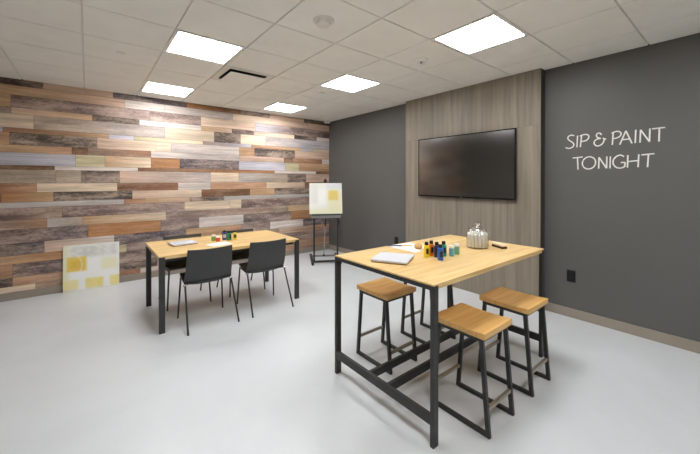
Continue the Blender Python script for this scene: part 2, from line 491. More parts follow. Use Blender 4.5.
# ---- suspended ceiling: tiles in a grid, open where fixtures sit
LIGHTS = [(1, 5), (1, 8), (4, 2), (4, 5), (4, 8), (1, 2), (1, -1), (4, -1)]        # (column, row) of the grid; last three assumed, unseen, added for light
VENT = (2, 6)
def cell(i, j):
    x0 = GX0 + G * i; y0 = G * j
    return x0, x0 + G, y0, y0 + G
def ceiling():
    bm = bmesh.new()
    g, dz = 0.007, 0.014
    i0 = math.floor((XL - GX0) / G); i1 = math.floor((XR - GX0) / G)
    j0 = math.floor(YF / G); j1 = math.floor(YB / G)
    for i in range(i0, i1 + 1):
        for j in range(j0, j1 + 1):
            if (i, j) in LIGHTS or (i, j) == VENT: continue
            x0, x1, y0, y1 = cell(i, j)
            x0, x1, y0, y1 = max(x0, XL), min(x1, XR), max(y0, YF), min(y1, YB)
            if x1 - x0 < .03 or y1 - y0 < .03: continue
            lo = [(x0 + g, y0 + g), (x1 - g, y0 + g), (x1 - g, y1 - g), (x0 + g, y1 - g)]
            h = g - .003
            up = [(x0 + h, y0 + h), (x1 - h, y0 + h), (x1 - h, y1 - h), (x0 + h, y1 - h)]
            a = [bm.verts.new((x, y, CE)) for x, y in lo]; b = [bm.verts.new((x, y, CE + dz)) for x, y in up]
            bm.faces.new(list(reversed(a)))
            for k in range(4):
                n = (k + 1) % 4
                bm.faces.new((a[k], a[n], b[n], b[k]))
    # grid bars behind the reveal
    for i in range(i0, i1 + 2):
        x = GX0 + G * i
        if XL < x < XR: box(bm, x - .012, x + .012, YF, YB, CE + dz, CE + dz + .03, mi=1)
    for j in range(j0, j1 + 2):
        y = G * j
        if YF < y < YB: box(bm, XL, XR, y - .012, y + .012, CE + dz + .0005, CE + dz + .03, mi=1)
    # wall angle round the edge
    for (a, b, c, d) in ((XL, XL + .02, YF, YB), (XR - .02, XR, YF, YB), (XL, XR, YF, YF + .02), (XL, XR, YB - .02, YB)):
        box(bm, a, b, c, d, CE + dz + .001, CE + dz + .03, mi=1)
    box(bm, XL, XR, YF, YB, 2.93, 3.0, mi=1)
    struct('ceiling', bm, [M['ceiling'], M['tbar']], 'white suspended ceiling of square tiles', 'ceiling')
ceiling()

# ---- ceiling lights
M['glow'] = emit('led_panel_diffuser', (249, 251, 254), 9.0)
LLAB = {(1, 5): 'large bright square ceiling panel light above the low table, beside the ceiling vent',
        (1, 8): 'square ceiling panel light against the plank wall above the leaning canvas',
        (4, 2): 'square ceiling panel light in front of the television column top, largest on that side',
        (4, 5): 'square ceiling panel light between the ceiling vent and the television column',
        (4, 8): 'square ceiling panel light near the corner above the easel, smallest in view',
        (1, 2): 'added unseen square ceiling panel light outside the picture, in the row of the low table',
        (1, -1): 'added unseen square ceiling panel light behind the camera, in the row of the low table',
        (4, -1): 'added unseen square ceiling panel light behind the camera, in the row of the tall table'}
def light_fixture(ij, proto=None):
    x0, x1, y0, y1 = cell(*ij)
    loc = ((x0 + x1) / 2, (y0 + y1) / 2, CE)
    if proto is not None:
        return copy_thing(proto, loc, 0, LLAB[ij])
    t = thing('ceiling_light', LLAB[ij], 'ceiling light', loc, group='square panel lights in the ceiling')
    h = G / 2 - .006; w = .026
    bm = bmesh.new()
    box(bm, -h, h, -h, -h + w, -.002, .03); box(bm, -h, h, h - w, h, -.002, .03)
    box(bm, -h, -h + w, -h + w, h - w, -.002, .03); box(bm, h - w, h, -h + w, h - w, -.002, .03)
    box(bm, -h, h, -h, h, .03, .05)
    obj('frame', bm, M['white'], t)
    bm = bmesh.new(); a = h - w
    box(bm, -a, a, -a, a, .003, .012)
    obj('diffuser', bm, M['glow'], t)
    return t
proto = light_fixture(LIGHTS[0])
for ij in LIGHTS[1:]:
    light_fixture(ij, proto)

# ---- square plaque air vent
def vent():
    x0, x1, y0, y1 = cell(*VENT)
    t = thing('ceiling_vent', 'square white air vent with a dropped plate and dark slot, in the ceiling', 'ceiling vent', ((x0 + x1) / 2, (y0 + y1) / 2, CE))
    h = G / 2 - .005; o = .226
    bm = bmesh.new()
    # flat rim of four strips, then a shallow cone up to the throat
    box(bm, -h, h, -h, -o, 0, .004); box(bm, -h, h, o, h, 0, .004)
    box(bm, -h, -o, -o, o, 0, .004); box(bm, o, h, -o, o, 0, .004)
    a = [bm.verts.new((i * o, j * o, .0)) for i, j in ((-1, -1), (1, -1), (1, 1), (-1, 1))]
    b = [bm.verts.new((i * .205, j * .205, .045)) for i, j in ((-1, -1), (1, -1), (1, 1), (-1, 1))]
    for k in range(4):
        n = (k + 1) % 4; bm.faces.new((a[k], a[n], b[n], b[k])).material_index = 1
    obj('rim', bm, [M['offwhite'], M['cone']], t)
    bm = bmesh.new(); box(bm, -.21, .21, -.21, .21, .0455, .06)
    obj('duct', bm, M['void'], t)
    bm = bmesh.new(); box(bm, -.216, .216, -.216, .216, -.036, -.026, bev=.003)
    obj('plate', bm, M['white'], t)
    for i, j in ((-1, -1), (1, -1), (1, 1), (-1, 1)):
        bm = bmesh.new(); tube(bm, [(i * .15, j * .15, -.027), (i * .15, j * .15, .046)], .005)
        obj('hanger', bm, M['void'], t)
vent()

# ---- detectors and sprinkler covers
t = thing('smoke_detector', 'round off-white ceiling detector with a plain dome, next to the top of the picture', 'smoke detector', (1.468, 2.15, CE))
bm = bmesh.new(); lathe(bm, [(.0, -.012), (.078, -.012), (.085, -.006), (.085, .0), (0, .0)][::-1], 40); obj('base', bm, M['offwhite'], t, True)
bm = bmesh.new(); lathe(bm, [(0, -.012), (.058, -.012), (.055, -.034), (.045, -.042), (0, -.044)], 40); obj('dome', bm, M['offwhite'], t, True)
t = thing('alarm_detector', 'round white detector with an open cage, ceiling tile above the television', 'alarm detector', (2.749, 2.195, CE))
bm = bmesh.new(); lathe(bm, [(0, 0), (.068, 0), (.07, -.008), (.06, -.02), (.035, -.024), (0, -.024)], 36); obj('base', bm, M['white'], t, True)
bm = bmesh.new()
for k in range(6):
    a = k * PI / 3
    tube(bm, [(.042 * math.cos(a), .042 * math.sin(a), -.022), (.034 * math.cos(a), .034 * math.sin(a), -.046), (.02 * math.cos(a), .02 * math.sin(a), -.052)], .004, 6)
lathe(bm, [(0, -.05), (.024, -.05), (.022, -.057), (0, -.058)], 20)
obj('cage', bm, M['white'], t, True)
bm = bmesh.new(); lathe(bm, [(0, -.024), (.02, -.024), (.016, -.048), (0, -.049)], 16); obj('sensor', bm, M['grey_metal'], t, True)
for (x, y, lb) in ((.26, 3.965, 'small round sprinkler cover in the ceiling, nearer the large panel light'), (2.655, 3.933, 'small round sprinkler cover in the ceiling between two panel lights')):
    bm = bmesh.new(); lathe(bm, [(0, 0), (.03, 0), (.04, -.003), (.04, -.008), (.036, -.010), (0, -.010)], 28)
    tag(obj('ceiling_sprinkler_cover', bm, M['white'], smooth=True, loc=(x, y, CE)), lb, 'sprinkler cover', 'sprinkler covers in the ceiling')
bm = bmesh.new(); box(bm, -.06, .06, -.035, .035, -.055, 0, bev=.012, seg=3)
tag(obj('ceiling_sensor', bm, M['white'], loc=(3.985, 5.70, CE)), 'small white sensor box under the ceiling in the far corner', 'sensor')

# ---- outlets
def outlet(y, z, label):
    t = thing('wall_outlet', label, 'wall outlet', (XR, y, z), group='black outlets on the charcoal wall')
    bm = bmesh.new(); box(bm, -.006, -.0003, -.041, .041, -.064, .064, bev=.002); obj('cover_plate', bm, M['black'], t)
    for s in (-1, 1):
        bm = bmesh.new(); box(bm, -.008, -.005, -.017, .017, s * .026 - .019, s * .026 + .019, bev=.002); obj('socket', bm, M['black'], t)
outlet(1.236, .452, 'black wall outlet under the white lettering')
outlet(3.825, .468, 'black wall outlet between the easel and the television column, behind the tall table')

# ------------------------------------------------------------------ television
def tv():
    t = thing('television', 'large black flat television mounted on the taupe column', 'television', (3.998, 2.488, 1.693))
    hw, hh = .729, .432
    bm = bmesh.new()
    box(bm, -.042, -.02, -hw, hw, -hh, hh, bev=.003)
    obj('casing', bm, M['black'], t)
    bm = bmesh.new(); box(bm, -.021, -.002, -hw * .55, hw * .55, -hh * .6, hh * .5, bev=.004); obj('wall_mount', bm, M['black'], t)
    bm = bmesh.new(); box(bm, -.0435, -.0415, -hw + .014, hw - .014, -hh + .021, hh - .013)
    obj('screen', bm, M['screen'], t)
    bm = bmesh.new()
    for (a, b, c, d) in ((-hw, hw, -hh, -hh + .021), (-hw, hw, hh - .013, hh), (-hw, -hw + .014, -hh + .021, hh - .013), (hw - .014, hw, -hh + .021, hh - .013)):
        box(bm, -.0465, -.0415, a, b, c, d, bev=.001, seg=1)
    obj('bezel', bm, M['bezel'], t)
    bm = bmesh.new(); box(bm, -.0475, -.046, -.02, .02, -hh + .006, -hh + .012); obj('logo_plate', bm, M['chrome'], t)
def screen_mat():
    m, nt, p = new_mat('dark_glossy_screen')
    p.inputs['Base Color'].default_value = (.006, .0055, .005, 1)
    p.inputs['IOR'].default_value = 2.1
    p.inputs['Roughness'].default_value = .13
    p.inputs['Specular IOR Level'].default_value = 1.0
    return m
M['screen'] = screen_mat()
M['bezel'] = plain('matt_black_bezel', (8, 8, 8), 0.5, spec=.2)
tv()

# ------------------------------------------------------------------ lettering
def lettering():
    t = thing('wall_lettering', 'thin white lettering reading SIP & PAINT TONIGHT on the charcoal wall', 'lettering', (XR, .9, 1.8))
    def P(x, y):
        px, py = 550 + x / 5.385, 110 + y / 5.385
        u = (px - 350) / FOC; v = (180.4 - py) / FOC
        k = XR / (FX + u * RX)
        return (FY + u * RY) * k - .9, 1.5 + v * k - 1.8
    def smooth(pts, n=5):
        if len(pts) < 3: return pts
        out = []
        for i in range(len(pts) - 1):
            p0 = pts[max(i - 1, 0)]; p1 = pts[i]; p2 = pts[i + 1]; p3 = pts[min(i + 2, len(pts) - 1)]
            for s in range(n):
                q = s / n
                out.append(tuple(.5 * (2 * p1[k] + (p2[k] - p0[k]) * q + (2 * p0[k] - 5 * p1[k] + 4 * p2[k] - p3[k]) * q * q + (3 * p1[k] - p0[k] - 3 * p2[k] + p3[k]) * q ** 3) for k in (0, 1)))
        return out + [pts[-1]]
    O = [(210 + 36 * math.cos(a) , 285 + 33 * math.sin(a) - 3 * math.cos(a)) for a in [2 * PI * k / 20 for k in range(21)]]
    letters = [
        [('c', [(130, 139), (113, 136), (98, 144), (97, 157), (110, 168), (124, 178), (128, 190), (118, 202), (101, 207), (84, 203)])],
        [('l', [(148, 138), (145, 201)])],
        [('l', [(170, 135), (163, 200)]), ('c', [(160, 141), (180, 133), (200, 133), (209, 142), (204, 156), (190, 166), (169, 170)])],
        [('c', [(277, 134), (268, 125), (255, 127), (249, 138), (257, 149), (273, 153)]), ('c', [(273, 153), (251, 158), (238, 171), (240, 186), (255, 194), (274, 188), (287, 173), (293, 154)]), ('l', [(284, 152), (301, 158)])],
        [('l', [(340, 119), (335, 188)]), ('c', [(331, 126), (350, 117), (371, 116), (382, 126), (377, 140), (361, 150), (339, 155)])],
        [('l', [(375, 187), (408, 112), (441, 180)]), ('l', [(389, 160), (430, 156)])],
        [('l', [(461, 107), (458, 178)])],
        [('l', [(484, 176), (487, 107), (535, 171), (537, 100)])],
        [('l', [(548, 102), (620, 94)]), ('l', [(588, 98), (586, 170)])],
        [('l', [(123, 259), (176, 253)]), ('l', [(148, 257), (151, 321)])],
        [('l', O)],
        [('l', [(262, 316), (264, 255), (305, 314), (306, 250)])],
        [('l', [(325, 250), (323, 314)])],
        [('c', [(398, 251), (380, 243), (358, 250), (342, 268), (341, 291), (357, 309), (380, 313), (402, 305)]), ('l', [(402, 306), (404, 282), (381, 283)])],
        [('l', [(419, 243), (417, 310)]), ('l', [(478, 238), (474, 308)]), ('l', [(418, 278), (477, 272)])],
        [('l', [(492, 242), (562, 235)]), ('l', [(530, 238), (525, 308)])],
    ]
    for strokes in letters:
        bm = bmesh.new()
        for kind, pts in strokes:
            q = smooth(pts) if kind == 'c' else pts
            w = [(-.003, *P(*p)) for p in q]
            if kind == 'l' and len(pts) < 10:
                for a, b in zip(w, w[1:]):
                    tube(bm, [a, b], .0062, 8, flat=(0, .4))
            else:
                tube(bm, w, .0062, 8, flat=(0, .4))
        obj('letter', bm, M['letters'], t)
lettering()

# ------------------------------------------------------------------ tables
def tall_table():
    X0, X1, Y0, Y1, H = 1.493, 3.024, 1.106, 2.035, .918
    cx, cy = (X0 + X1) / 2, (Y0 + Y1) / 2
    t = thing('tall_table', 'tall oak topped table with black steel frame, stools on both sides', 'table', (cx, cy, 0))
    hx, hy = (X1 - X0) / 2, (Y1 - Y0) / 2
    lw, ld = .045, .025
    bm = bmesh.new()
    box(bm, -hx, hx, -hy, hy, H - .010, H, bev=.0015)
    box(bm, -hx + lw + .001, hx - lw - .001, -hy, hy, H - .030, H - .0102, bev=.0015)
    obj('tabletop', bm, M['oak'], t)
    for sx in (-1, 1):
        xc = sx * (hx - lw / 2)
        for sy in (-1, 1):
            yc = sy * (hy - ld / 2)
            bm = bmesh.new(); box(bm, xc - lw / 2, xc + lw / 2, yc - ld / 2, yc + ld / 2, 0, H - .0105, bev=.0018)
            obj('leg', bm, M['metal'], t)
        bm = bmesh.new(); box(bm, xc - lw / 2, xc + lw / 2, -hy + ld, hy - ld, H - .036, H - .0105, bev=.0015); obj('top_rail', bm, M['metal'], t)
        xo = sx * (hx - .013)
        bm = bmesh.new(); box(bm, xo - .0125, xo + .0125, -hy + ld, hy - ld, .122, .178, bev=.0015); obj('end_stretcher', bm, M['metal'], t)
    for sy in (-1, 1):
        yc = sy * .088
        bm = bmesh.new(); box(bm, -hx + .0255, hx - .0255, yc - .0125, yc + .0125, .122, .176, bev=.0015); obj('long_stretcher', bm, M['metal'], t)
tall_table()

def low_table():
    X0, X1, Y0, Y1, H = .536, 2.090, 3.612, 4.575, .757
    cx, cy = (X0 + X1) / 2, (Y0 + Y1) / 2
    t = thing('low_table', 'low oak topped table with black legs beside the plank wall, four chairs around', 'table', (cx, cy, 0))
    hx, hy = (X1 - X0) / 2, (Y1 - Y0) / 2
    lw, ld = .053, .03
    bm = bmesh.new()
    box(bm, -hx, hx, -hy, hy, H - .012, H, bev=.0015)
    box(bm, -hx, hx, -hy + ld + .001, hy, H - .032, H - .0122, bev=.0015)
    box(bm, -hx + lw + .001, hx - lw - .001, -hy, -hy + ld + .0005, H - .032, H - .0122, bev=.001)
    obj('tabletop', bm, M['oak'], t)
    for sx in (-1, 1):
        xc = sx * (hx - lw / 2)
        for sy in (-1, 1):
            yc = sy * (hy - ld / 2) - (.045 if sy > 0 else 0)
            bm = bmesh.new(); box(bm, xc - lw / 2, xc + lw / 2, yc - ld / 2, yc + ld / 2, 0, H - (.0325 if sy > 0 else .0125), bev=.0018)
            obj('leg', bm, M['metal'], t)
    for sy in (-1, 1):
        yc = sy * (hy - .075) - (.03 if sy > 0 else 0)
        bm = bmesh.new(); box(bm, -hx + .05, hx - .05, yc - .012, yc + .012, H - .072, H - .0325, bev=.0015); obj('apron_rail', bm, M['metal'], t)
    for sx in (-1, 1):
        xc = sx * (hx - .035)
        bm = bmesh.new(); box(bm, xc - .015, xc + .015, -hy + ld, hy - ld - .045, H - .048, H - .0325, bev=.0015); obj('end_rail', bm, M['metal'], t)
low_table()

# ------------------------------------------------------------------ stools
def stool(loc, label):
    t = thing('bar_stool', label, 'stool', loc, group='backless wooden stools at the tall table')
    hx, hy, zt = .172, .182, .605
    # dished seat
    bm = bmesh.new(); nx, ny = 12, 12
    top, bot = [], []
    for j in range(ny + 1):
        for i in range(nx + 1):
            u = -1 + 2 * i / nx; v = -1 + 2 * j / ny
            dip = -.011 * max(0, 1 - abs(v) ** 2.2) * (1 - .35 * u * u)
            top.append(bm.verts.new((u * hx, v * hy, zt + dip)))
            bot.append(bm.verts.new((u * hx, v * hy, zt - .036)))
    W = nx + 1
    for j in range(ny):
        for i in range(nx):
            a = j * W + i
            bm.faces.new((top[a], top[a + 1], top[a + W + 1], top[a + W]))
            bm.faces.new((bot[a], bot[a + W], bot[a + W + 1], bot[a + 1]))
    for i in range(nx):
        a = i; bm.faces.new((bot[a], bot[a + 1], top[a + 1], top[a])); a = ny * W + i; bm.faces.new((top[a], top[a + 1], bot[a + 1], bot[a]))
    for j in range(ny):
        a = j * W; bm.faces.new((top[a], top[a + W], bot[a + W], bot[a])); a = j * W + nx; bm.faces.new((bot[a], bot[a + W], top[a + W], top[a]))
    bmesh.ops.bevel(bm, geom=[e for e in bm.edges if e.is_manifold and e.calc_face_angle() > 1.2], offset=.004, segments=2, affect='EDGES')
    obj('seat', bm, M['seat'], t, True)
    w = .024; xs = .148; yb, yt = .194, .150; zs = zt - .0365
    bm = bmesh.new()
    for s in (-1, 1):
        box(bm, -xs - w / 2, xs + w / 2, s * yt - w / 2, s * yt + w / 2, zs - w, zs - .0003)
        box(bm, s * xs - w / 2, s * xs + w / 2, -yt + w / 2, yt - w / 2, zs - w, zs - .0003)
    obj('seat_frame', bm, M['metal'], t)
    for sx in (-1, 1):
        for sy in (-1, 1):
            bm = bmesh.new(); leg_prism(bm, (sx * xs, sy * yt, zs - w), (sx * xs, sy * yb, 0), w, w + .001); obj('leg', bm, M['metal'], t)
        bm = bmesh.new(); box(bm, sx * xs - w / 2, sx * xs + w / 2, -yb + w / 2, yb - w / 2, 0, w, bev=.0015); obj('floor_rail', bm, M['metal'], t)
    zf = .155; yf = yb + (yt - yb) * zf / zs
    for sy in (-1, 1):
        bm = bmesh.new(); box(bm, -xs + w / 2, xs - w / 2, sy * yf - .0095, sy * yf + .0095, zf - .0105, zf + .0105, bev=.001); obj('foot_bar', bm, M['steel'], t)
    return t
st = stool((1.96, 1.15, 0), 'backless wooden stool beside the front leg of the tall table, nearest the camera')
copy_thing(st, (2.543, 1.146, 0), 0, 'backless wooden stool at the close long side of the tall table, nearer the lettering wall')
copy_thing(st, (1.968, 1.945, 0), 0, 'backless wooden stool seen whole behind the end frame of the tall table')
copy_thing(st, (2.545, 1.955, 0), 0, 'backless wooden stool whose seat is hidden under the far side of the tall table')

# ------------------------------------------------------------------ chairs
def grid_shell(fn, nu, nv, thick):
    bm = bmesh.new(); vs = []
    for j in range(nv + 1):
        for i in range(nu + 1):
            vs.append(bm.verts.new(fn(-1 + 2 * i / nu, j / nv)))
    W = nu + 1
    for j in range(nv):
        for i in range(nu):
            a = j * W + i
            bm.faces.new((vs[a], vs[a + 1], vs[a + W + 1], vs[a + W]))
    bm.normal_update()
    bmesh.ops.solidify(bm, geom=list(bm.faces), thickness=thick)
    return bm
def chair(loc, rz, label):
    """faces +Y"""
    t = thing('dining_chair', label, 'chair', loc, rz, group='charcoal chairs around the low table')
    def back(u, v):
        z = .412 + .380 * v
        hw = .240 - .017 * v
        # bottom corners sweep up, the middle hangs lower
        z += (1 - v) ** 2 * (.028 * abs(u) ** 3) + .006 * v * u * u
        y = -.065 - .085 * v + .032 * u * u * v + .045 * (1 - v) ** 3
        return (u * hw * (1 - .02 * (1 - v) ** 6), y, z)
    bm = grid_shell(back, 16, 14, .011)
    obj('backrest', bm, M['plastic'], t, True)
    def seat(u, v):
        y = -.045 + .325 * v
        hw = .235 - .012 * v - .05 * max(0, v - .86) ** 1.3 * 3
        z = .446 + .034 * v - .010 * (1 - u * u) * math.sin(PI * min(1, v * 1.05)) - .03 * max(0, v - .8) ** 2 * 8 - .014 * (1 - v) ** 4
        return (u * hw, y, z)
    bm = grid_shell(seat, 16, 14, -.012)
    obj('seat', bm, M['plastic'], t, True)
    for sx in (-1, 1):
        bm = bmesh.new(); tube(bm, [(sx * .231, -.055, .43), (sx * .237, -.12, .28), (sx * .247, -.25, 0)], .0092, 10); obj('leg', bm, M['metal'], t, True)
        bm = bmesh.new(); tube(bm, [(sx * .214, .228, .448), (sx * .226, .238, .25), (sx * .238, .255, 0)], .0092, 10); obj('leg', bm, M['metal'], t, True)
        bm = bmesh.new(); tube(bm, [(sx * .224, -.03, .432), (sx * .216, .10, .438), (sx * .214, .235, .447)], .0085, 8); obj('side_rail', bm, M['metal'], t, True)
        bm = bmesh.new(); tube(bm, [(sx * .218, -.052, .434), (sx * .250, -.058, .434)], .011, 10); obj('bracket', bm, M['chrome'], t, True)
    bm = bmesh.new(); tube(bm, [(-.214, .13, .436), (.214, .13, .436)], .008, 8); obj('cross_rail', bm, M['metal'], t, True)
    return t
ch = chair((.997, 3.66, 0), 0, 'charcoal chair with its back to the camera, at the table end with the leaning canvas')
copy_thing(ch, (1.645, 3.66, 0), 0, 'charcoal chair with its back to the camera, at the table end toward the easel')
copy_thing(ch, (.945, 4.46, 0), PI, 'charcoal chair on the plank wall side of the low table, behind the small blank canvas')
copy_thing(ch, (1.655, 4.46, 0), PI, 'charcoal chair on the plank wall side of the low table, behind the paint bottles')

# ------------------------------------------------------------------ paintings
def sstep(a, b, x):
    q = min(1, max(0, (x - a) / (b - a))); return q * q * (3 - 2 * q)
def rect(u, v, u0, u1, v0, v1, s):
    return sstep(u0 - s, u0 + s, u) * (1 - sstep(u1 - s, u1 + s, u)) * sstep(v0 - s, v0 + s, v) * (1 - sstep(v1 - s, v1 + s, v))
def mixc(a, b, f): return tuple(a[k] * (1 - f) + b[k] * f for k in range(3))
rn = random.Random(11)
def vnoise():
    g = [[rn.random() for _ in range(17)] for _ in range(17)]
    def f(u, v):
        x, y = u * 15.99, v * 15.99; i, j = int(x), int(y); a, b = x - i, y - j
        return (g[j][i] * (1 - a) + g[j][i + 1] * a) * (1 - b) + (g[j + 1][i] * (1 - a) + g[j + 1][i + 1] * a) * b
    return f
n1, n2 = vnoise(), vnoise()
def paint_floor(u, v):
    c = (244, 243, 240)
    c = mixc(c, (214, 212, 204), rect(u, v, .12, .95, .72, .97, .06) * .9 * (.4 + n1(u, v)))
    c = mixc(c, (230, 226, 188), rect(u, v, -.1, .10, -.1, 1.1, .06) * .8)
    c = mixc(c, (236, 200, 78), rect(u, v, .06, .40, .42, .74, .025) * (.75 + .25 * n2(u, v)))
    c = mixc(c, (226, 178, 60), rect(u, v, .12, .36, .46, .66, .06) * .7)
    c = mixc(c, (240, 222, 140), rect(u, v, .0, .26, .03, .24, .03) * .75)
    c = mixc(c, (238, 216, 116), rect(u, v, .38, .70, .02, .24, .03) * (.7 + .3 * n1(u, v)))
    c = mixc(c, (240, 220, 124), rect(u, v, .82, 1.2, .02, .24, .03) * .85)
    c = mixc(c, (240, 232, 178), rect(u, v, .66, .96, .40, .66, .05) * .65)
    d1 = abs(math.hypot(u - .02, v - .56) - .30)
    if u > .1: c = mixc(c, (246, 244, 236), (1 - sstep(.002, .010, d1)) * .8)
    d2 = abs(math.hypot(u - .36, v - .36) - .62)
    if v > .72 and u > .3: c = mixc(c, (248, 247, 244), (1 - sstep(.002, .011, d2)) * .8)
    return mixc(c, (232, 230, 222), .2 * n2(u, v))
def paint_easel(u, v):
    c = (240, 238, 228)
    c = mixc(c, (226, 226, 222), rect(u, v, .02, .26, .35, .95, .06) * .8)
    c = mixc(c, (222, 224, 228), rect(u, v, .5, 1.1, .8, 1.02, .05) * .8)
    c = mixc(c, (236, 234, 196), rect(u, v, -.1, 1.1, -.1, .16, .08) * .8)
    c = mixc(c, (236, 228, 168), rect(u, v, .56, .98, .1, .7, .12) * .55)
    c = mixc(c, (234, 206, 104), rect(u, v, .58, .88, .44, .76, .045) * .95)
    c = mixc(c, (248, 247, 244), rect(u, v, .28, .5, .3, .8, .08) * .8)
    return mixc(c, (228, 226, 216), .22 * n1(u, v))
M['painted'] = attr_mat('abstract_acrylic_on_canvas', .62, .3, .05)
def canvas_mesh(w, h, th, fn, n=72):
    """stands on z=0, front faces -Y at y=0"""
    bm = bmesh.new(); cl = bm.loops.layers.float_color.new('Col')
    g = [[bm.verts.new((-w / 2 + w * i / n, 0, h * j / n)) for i in range(n + 1)] for j in range(n + 1)]
    for j in range(n):
        for i in range(n):
            f = bm.faces.new((g[j][i], g[j][i + 1], g[j + 1][i + 1], g[j + 1][i]))
            for lp in f.loops:
                co = lp.vert.co
                lp[cl] = (*lin(fn(min(.999, max(0, co.x / w + .5)), min(.999, max(0, co.z / h)))), 1)
    rim = [g[0][i] for i in range(n + 1)] + [g[j][n] for j in range(1, n + 1)] + [g[n][i] for i in range(n - 1, -1, -1)] + [g[j][0] for j in range(n - 1, 0, -1)]
    bk = [bm.verts.new((v.co.x, th, v.co.z)) for v in rim]
    for k in range(len(rim)):
        q = (k + 1) % len(rim)
        f = bm.faces.new((rim[k], bk[k], bk[q], rim[q]))
        for lp in f.loops: lp[cl] = (*lin((236, 230, 206)), 1)
    f = bm.faces.new(bk)
    for lp in f.loops: lp[cl] = (*lin((220, 214, 200)), 1)
    return bm
bm = canvas_mesh(.615, .612, .024, paint_floor)
o = obj('painting', bm, M['painted'])
o.location = (.045, 5.742, .003); o.rotation_euler = (math.radians(-4.6), 0, math.radians(-3.2))
tag(o, 'square yellow, grey and white abstract canvas standing on the floor against the plank wall', 'painting')

# ------------------------------------------------------------------ easel
def easel():
    az = math.radians(29.4)                       # direction the easel faces away, from +Y towards +X
    c = (3.357, 4.845, 0)
    t = thing('easel', 'black studio easel in the far corner holding a painted canvas', 'easel', c, -az)
    w = .035
    def B(name, m, *boxes):
        bm = bmesh.new()
        for b in boxes: box(bm, *b, bev=.002)
        return obj(name, bm, m, t)
    for s in (-1, 1):
        B('post', M['metal'], (s * .213 - .015, s * .213 + .015, -.016, .016, .018, .89))
        B('base_rail', M['metal'], (s * .245 - .022, s * .245 + .022, -.15, .60, .012, .048))
        for y in (-.12, .57):
            bm = bmesh.new(); tube(bm, [(s * .245, y, 0), (s * .245, y, .0125)], .018, 12); obj('foot', bm, M['black'], t)
    B('crossbar', M['metal'], (-.222, .222, -.014, .014, .018, .052))
    B('rear_crossbar', M['grey_metal'], (-.222, .222, .44, .465, .018, .046))
    B('tray', M['metal'], (-.262, .262, -.07, .03, .872, .896))
    B('tray_beam', M['grey_metal'], (-.262, .262, -.078, .0, .826, .871))
    bm = bmesh.new(); bar(bm, (0, .035, .80), (0, .15, 1.52), .03, .022); mast = obj('mast', bm, M['metal'], t)
    bm = bmesh.new(); box(bm, -.03, .03, .085, .165, 1.462, 1.50, bev=.006); lathe(bm, [(0, 0), (.016, 0), (.02, .012), (.014, .03), (0, .034)], 14, (0, .13, 1.50)); obj('canvas_clamp', bm, M['black'], t)
    bm = bmesh.new(); tube(bm, [(0, .06, .80), (0, .10, .66)], .016, 12); obj('strut_socket', bm, M['black'], t, True)
    bm = bmesh.new(); tube(bm, [(0, .09, .70), (0, .44, .06)], .007, 10); obj('rear_strut', bm, M['chrome'], t, True)
    bm = bmesh.new(); lathe(bm, [(0, -.02), (.016, -.02), (.016, .012), (0, .014)], 14, (0, .44, .05)); obj('strut_foot', bm, M['black'], t, True)
    bm = bmesh.new(); tube(bm, [(.219, -.017, .765), (.219, -.045, .765)], [.024, .02], 14); tube(bm, [(.235, -.03, .765), (.242, -.035, .69)], .009, 8); obj('knob', bm, M['black'], t, True)
    bm = canvas_mesh(.592, .560, .022, paint_easel)
    p = obj('painting', bm, M['painted'])
    a, f = (math.cos(az), -math.sin(az)), (math.sin(az), math.cos(az))
    p.location = (c[0] + f[0] * -.043, c[1] + f[1] * -.043, .898)
    p.rotation_euler = (math.radians(-9.0), 0, -az)
    tag(p, 'square white canvas with a yellow block, held upright on the black easel', 'painting')
easel()

# ------------------------------------------------------------------ things on the tall table
HT = .918
def quad_prism(name, pts, z0, z1, m, parent=None, bev=.0):
    bm = bmesh.new()
    a = [bm.verts.new((x, y, z0)) for x, y in pts]; b = [bm.verts.new((x, y, z1)) for x, y in pts]
    bm.faces.new(list(reversed(a))); bm.faces.new(b)
    for k in range(len(pts)):
        n = (k + 1) % len(pts); bm.faces.new((a[k], a[n], b[n], b[k]))
    bmesh.ops.recalc_face_normals(bm, faces=bm.faces)
    if bev: bmesh.ops.bevel(bm, geom=list(bm.edges), offset=bev, segments=3, affect='EDGES')
    return obj(name, bm, m, parent)
M['pale_wood'] = wood('pale_beech', (226, 194, 158), (240, 212, 180), (246, 222, 194), .05, 1, .5)
M['bare_wood'] = wood('pale_stretcher_wood', (150, 118, 80), (172, 138, 96), (190, 158, 116), .05, 1, .6)
def blank_canvas(loc, rz, w, d, label):
    t = thing('blank_canvas', label, 'canvas', loc, rz, group='small blank canvases lying on the tables')
    bm = bmesh.new(); box(bm, -w / 2, w / 2, -d / 2, d / 2, .006, .022, bev=.004, seg=3); obj('canvas_face', bm, M['canvas'], t, True)
    bm = bmesh.new(); e = .006; k = .035
    for (a, b, c2, d2) in ((-w / 2 + e, w / 2 - e, -d / 2 + e, -d / 2 + k), (-w / 2 + e, w / 2 - e, d / 2 - k, d / 2 - e), (-w / 2 + e, -w / 2 + k, -d / 2 + k, d / 2 - k), (w / 2 - k, w / 2 - e, -d / 2 + k, d / 2 - k)):
        box(bm, a, b, c2, d2, 0, .0062)
    obj('stretcher_frame', bm, M['bare_wood'], t)
blank_canvas((1.742, 1.652, HT), math.radians(-61), .262, .262, 'white blank canvas lying flat on the tall table')
blank_canvas((.862, 4.172, .757), math.radians(6), .262, .235, 'white blank canvas lying flat on the low table')

quad = [(2.065, 2.016), (2.330, 2.004), (2.306, 1.800), (2.150, 1.722), (2.048, 1.704)]
o = quad_prism('paper_sheet', quad, HT, HT + .0012, M['paper'])
tag(o, 'sheet of white paper on the tall table under a paintbrush', 'paper')

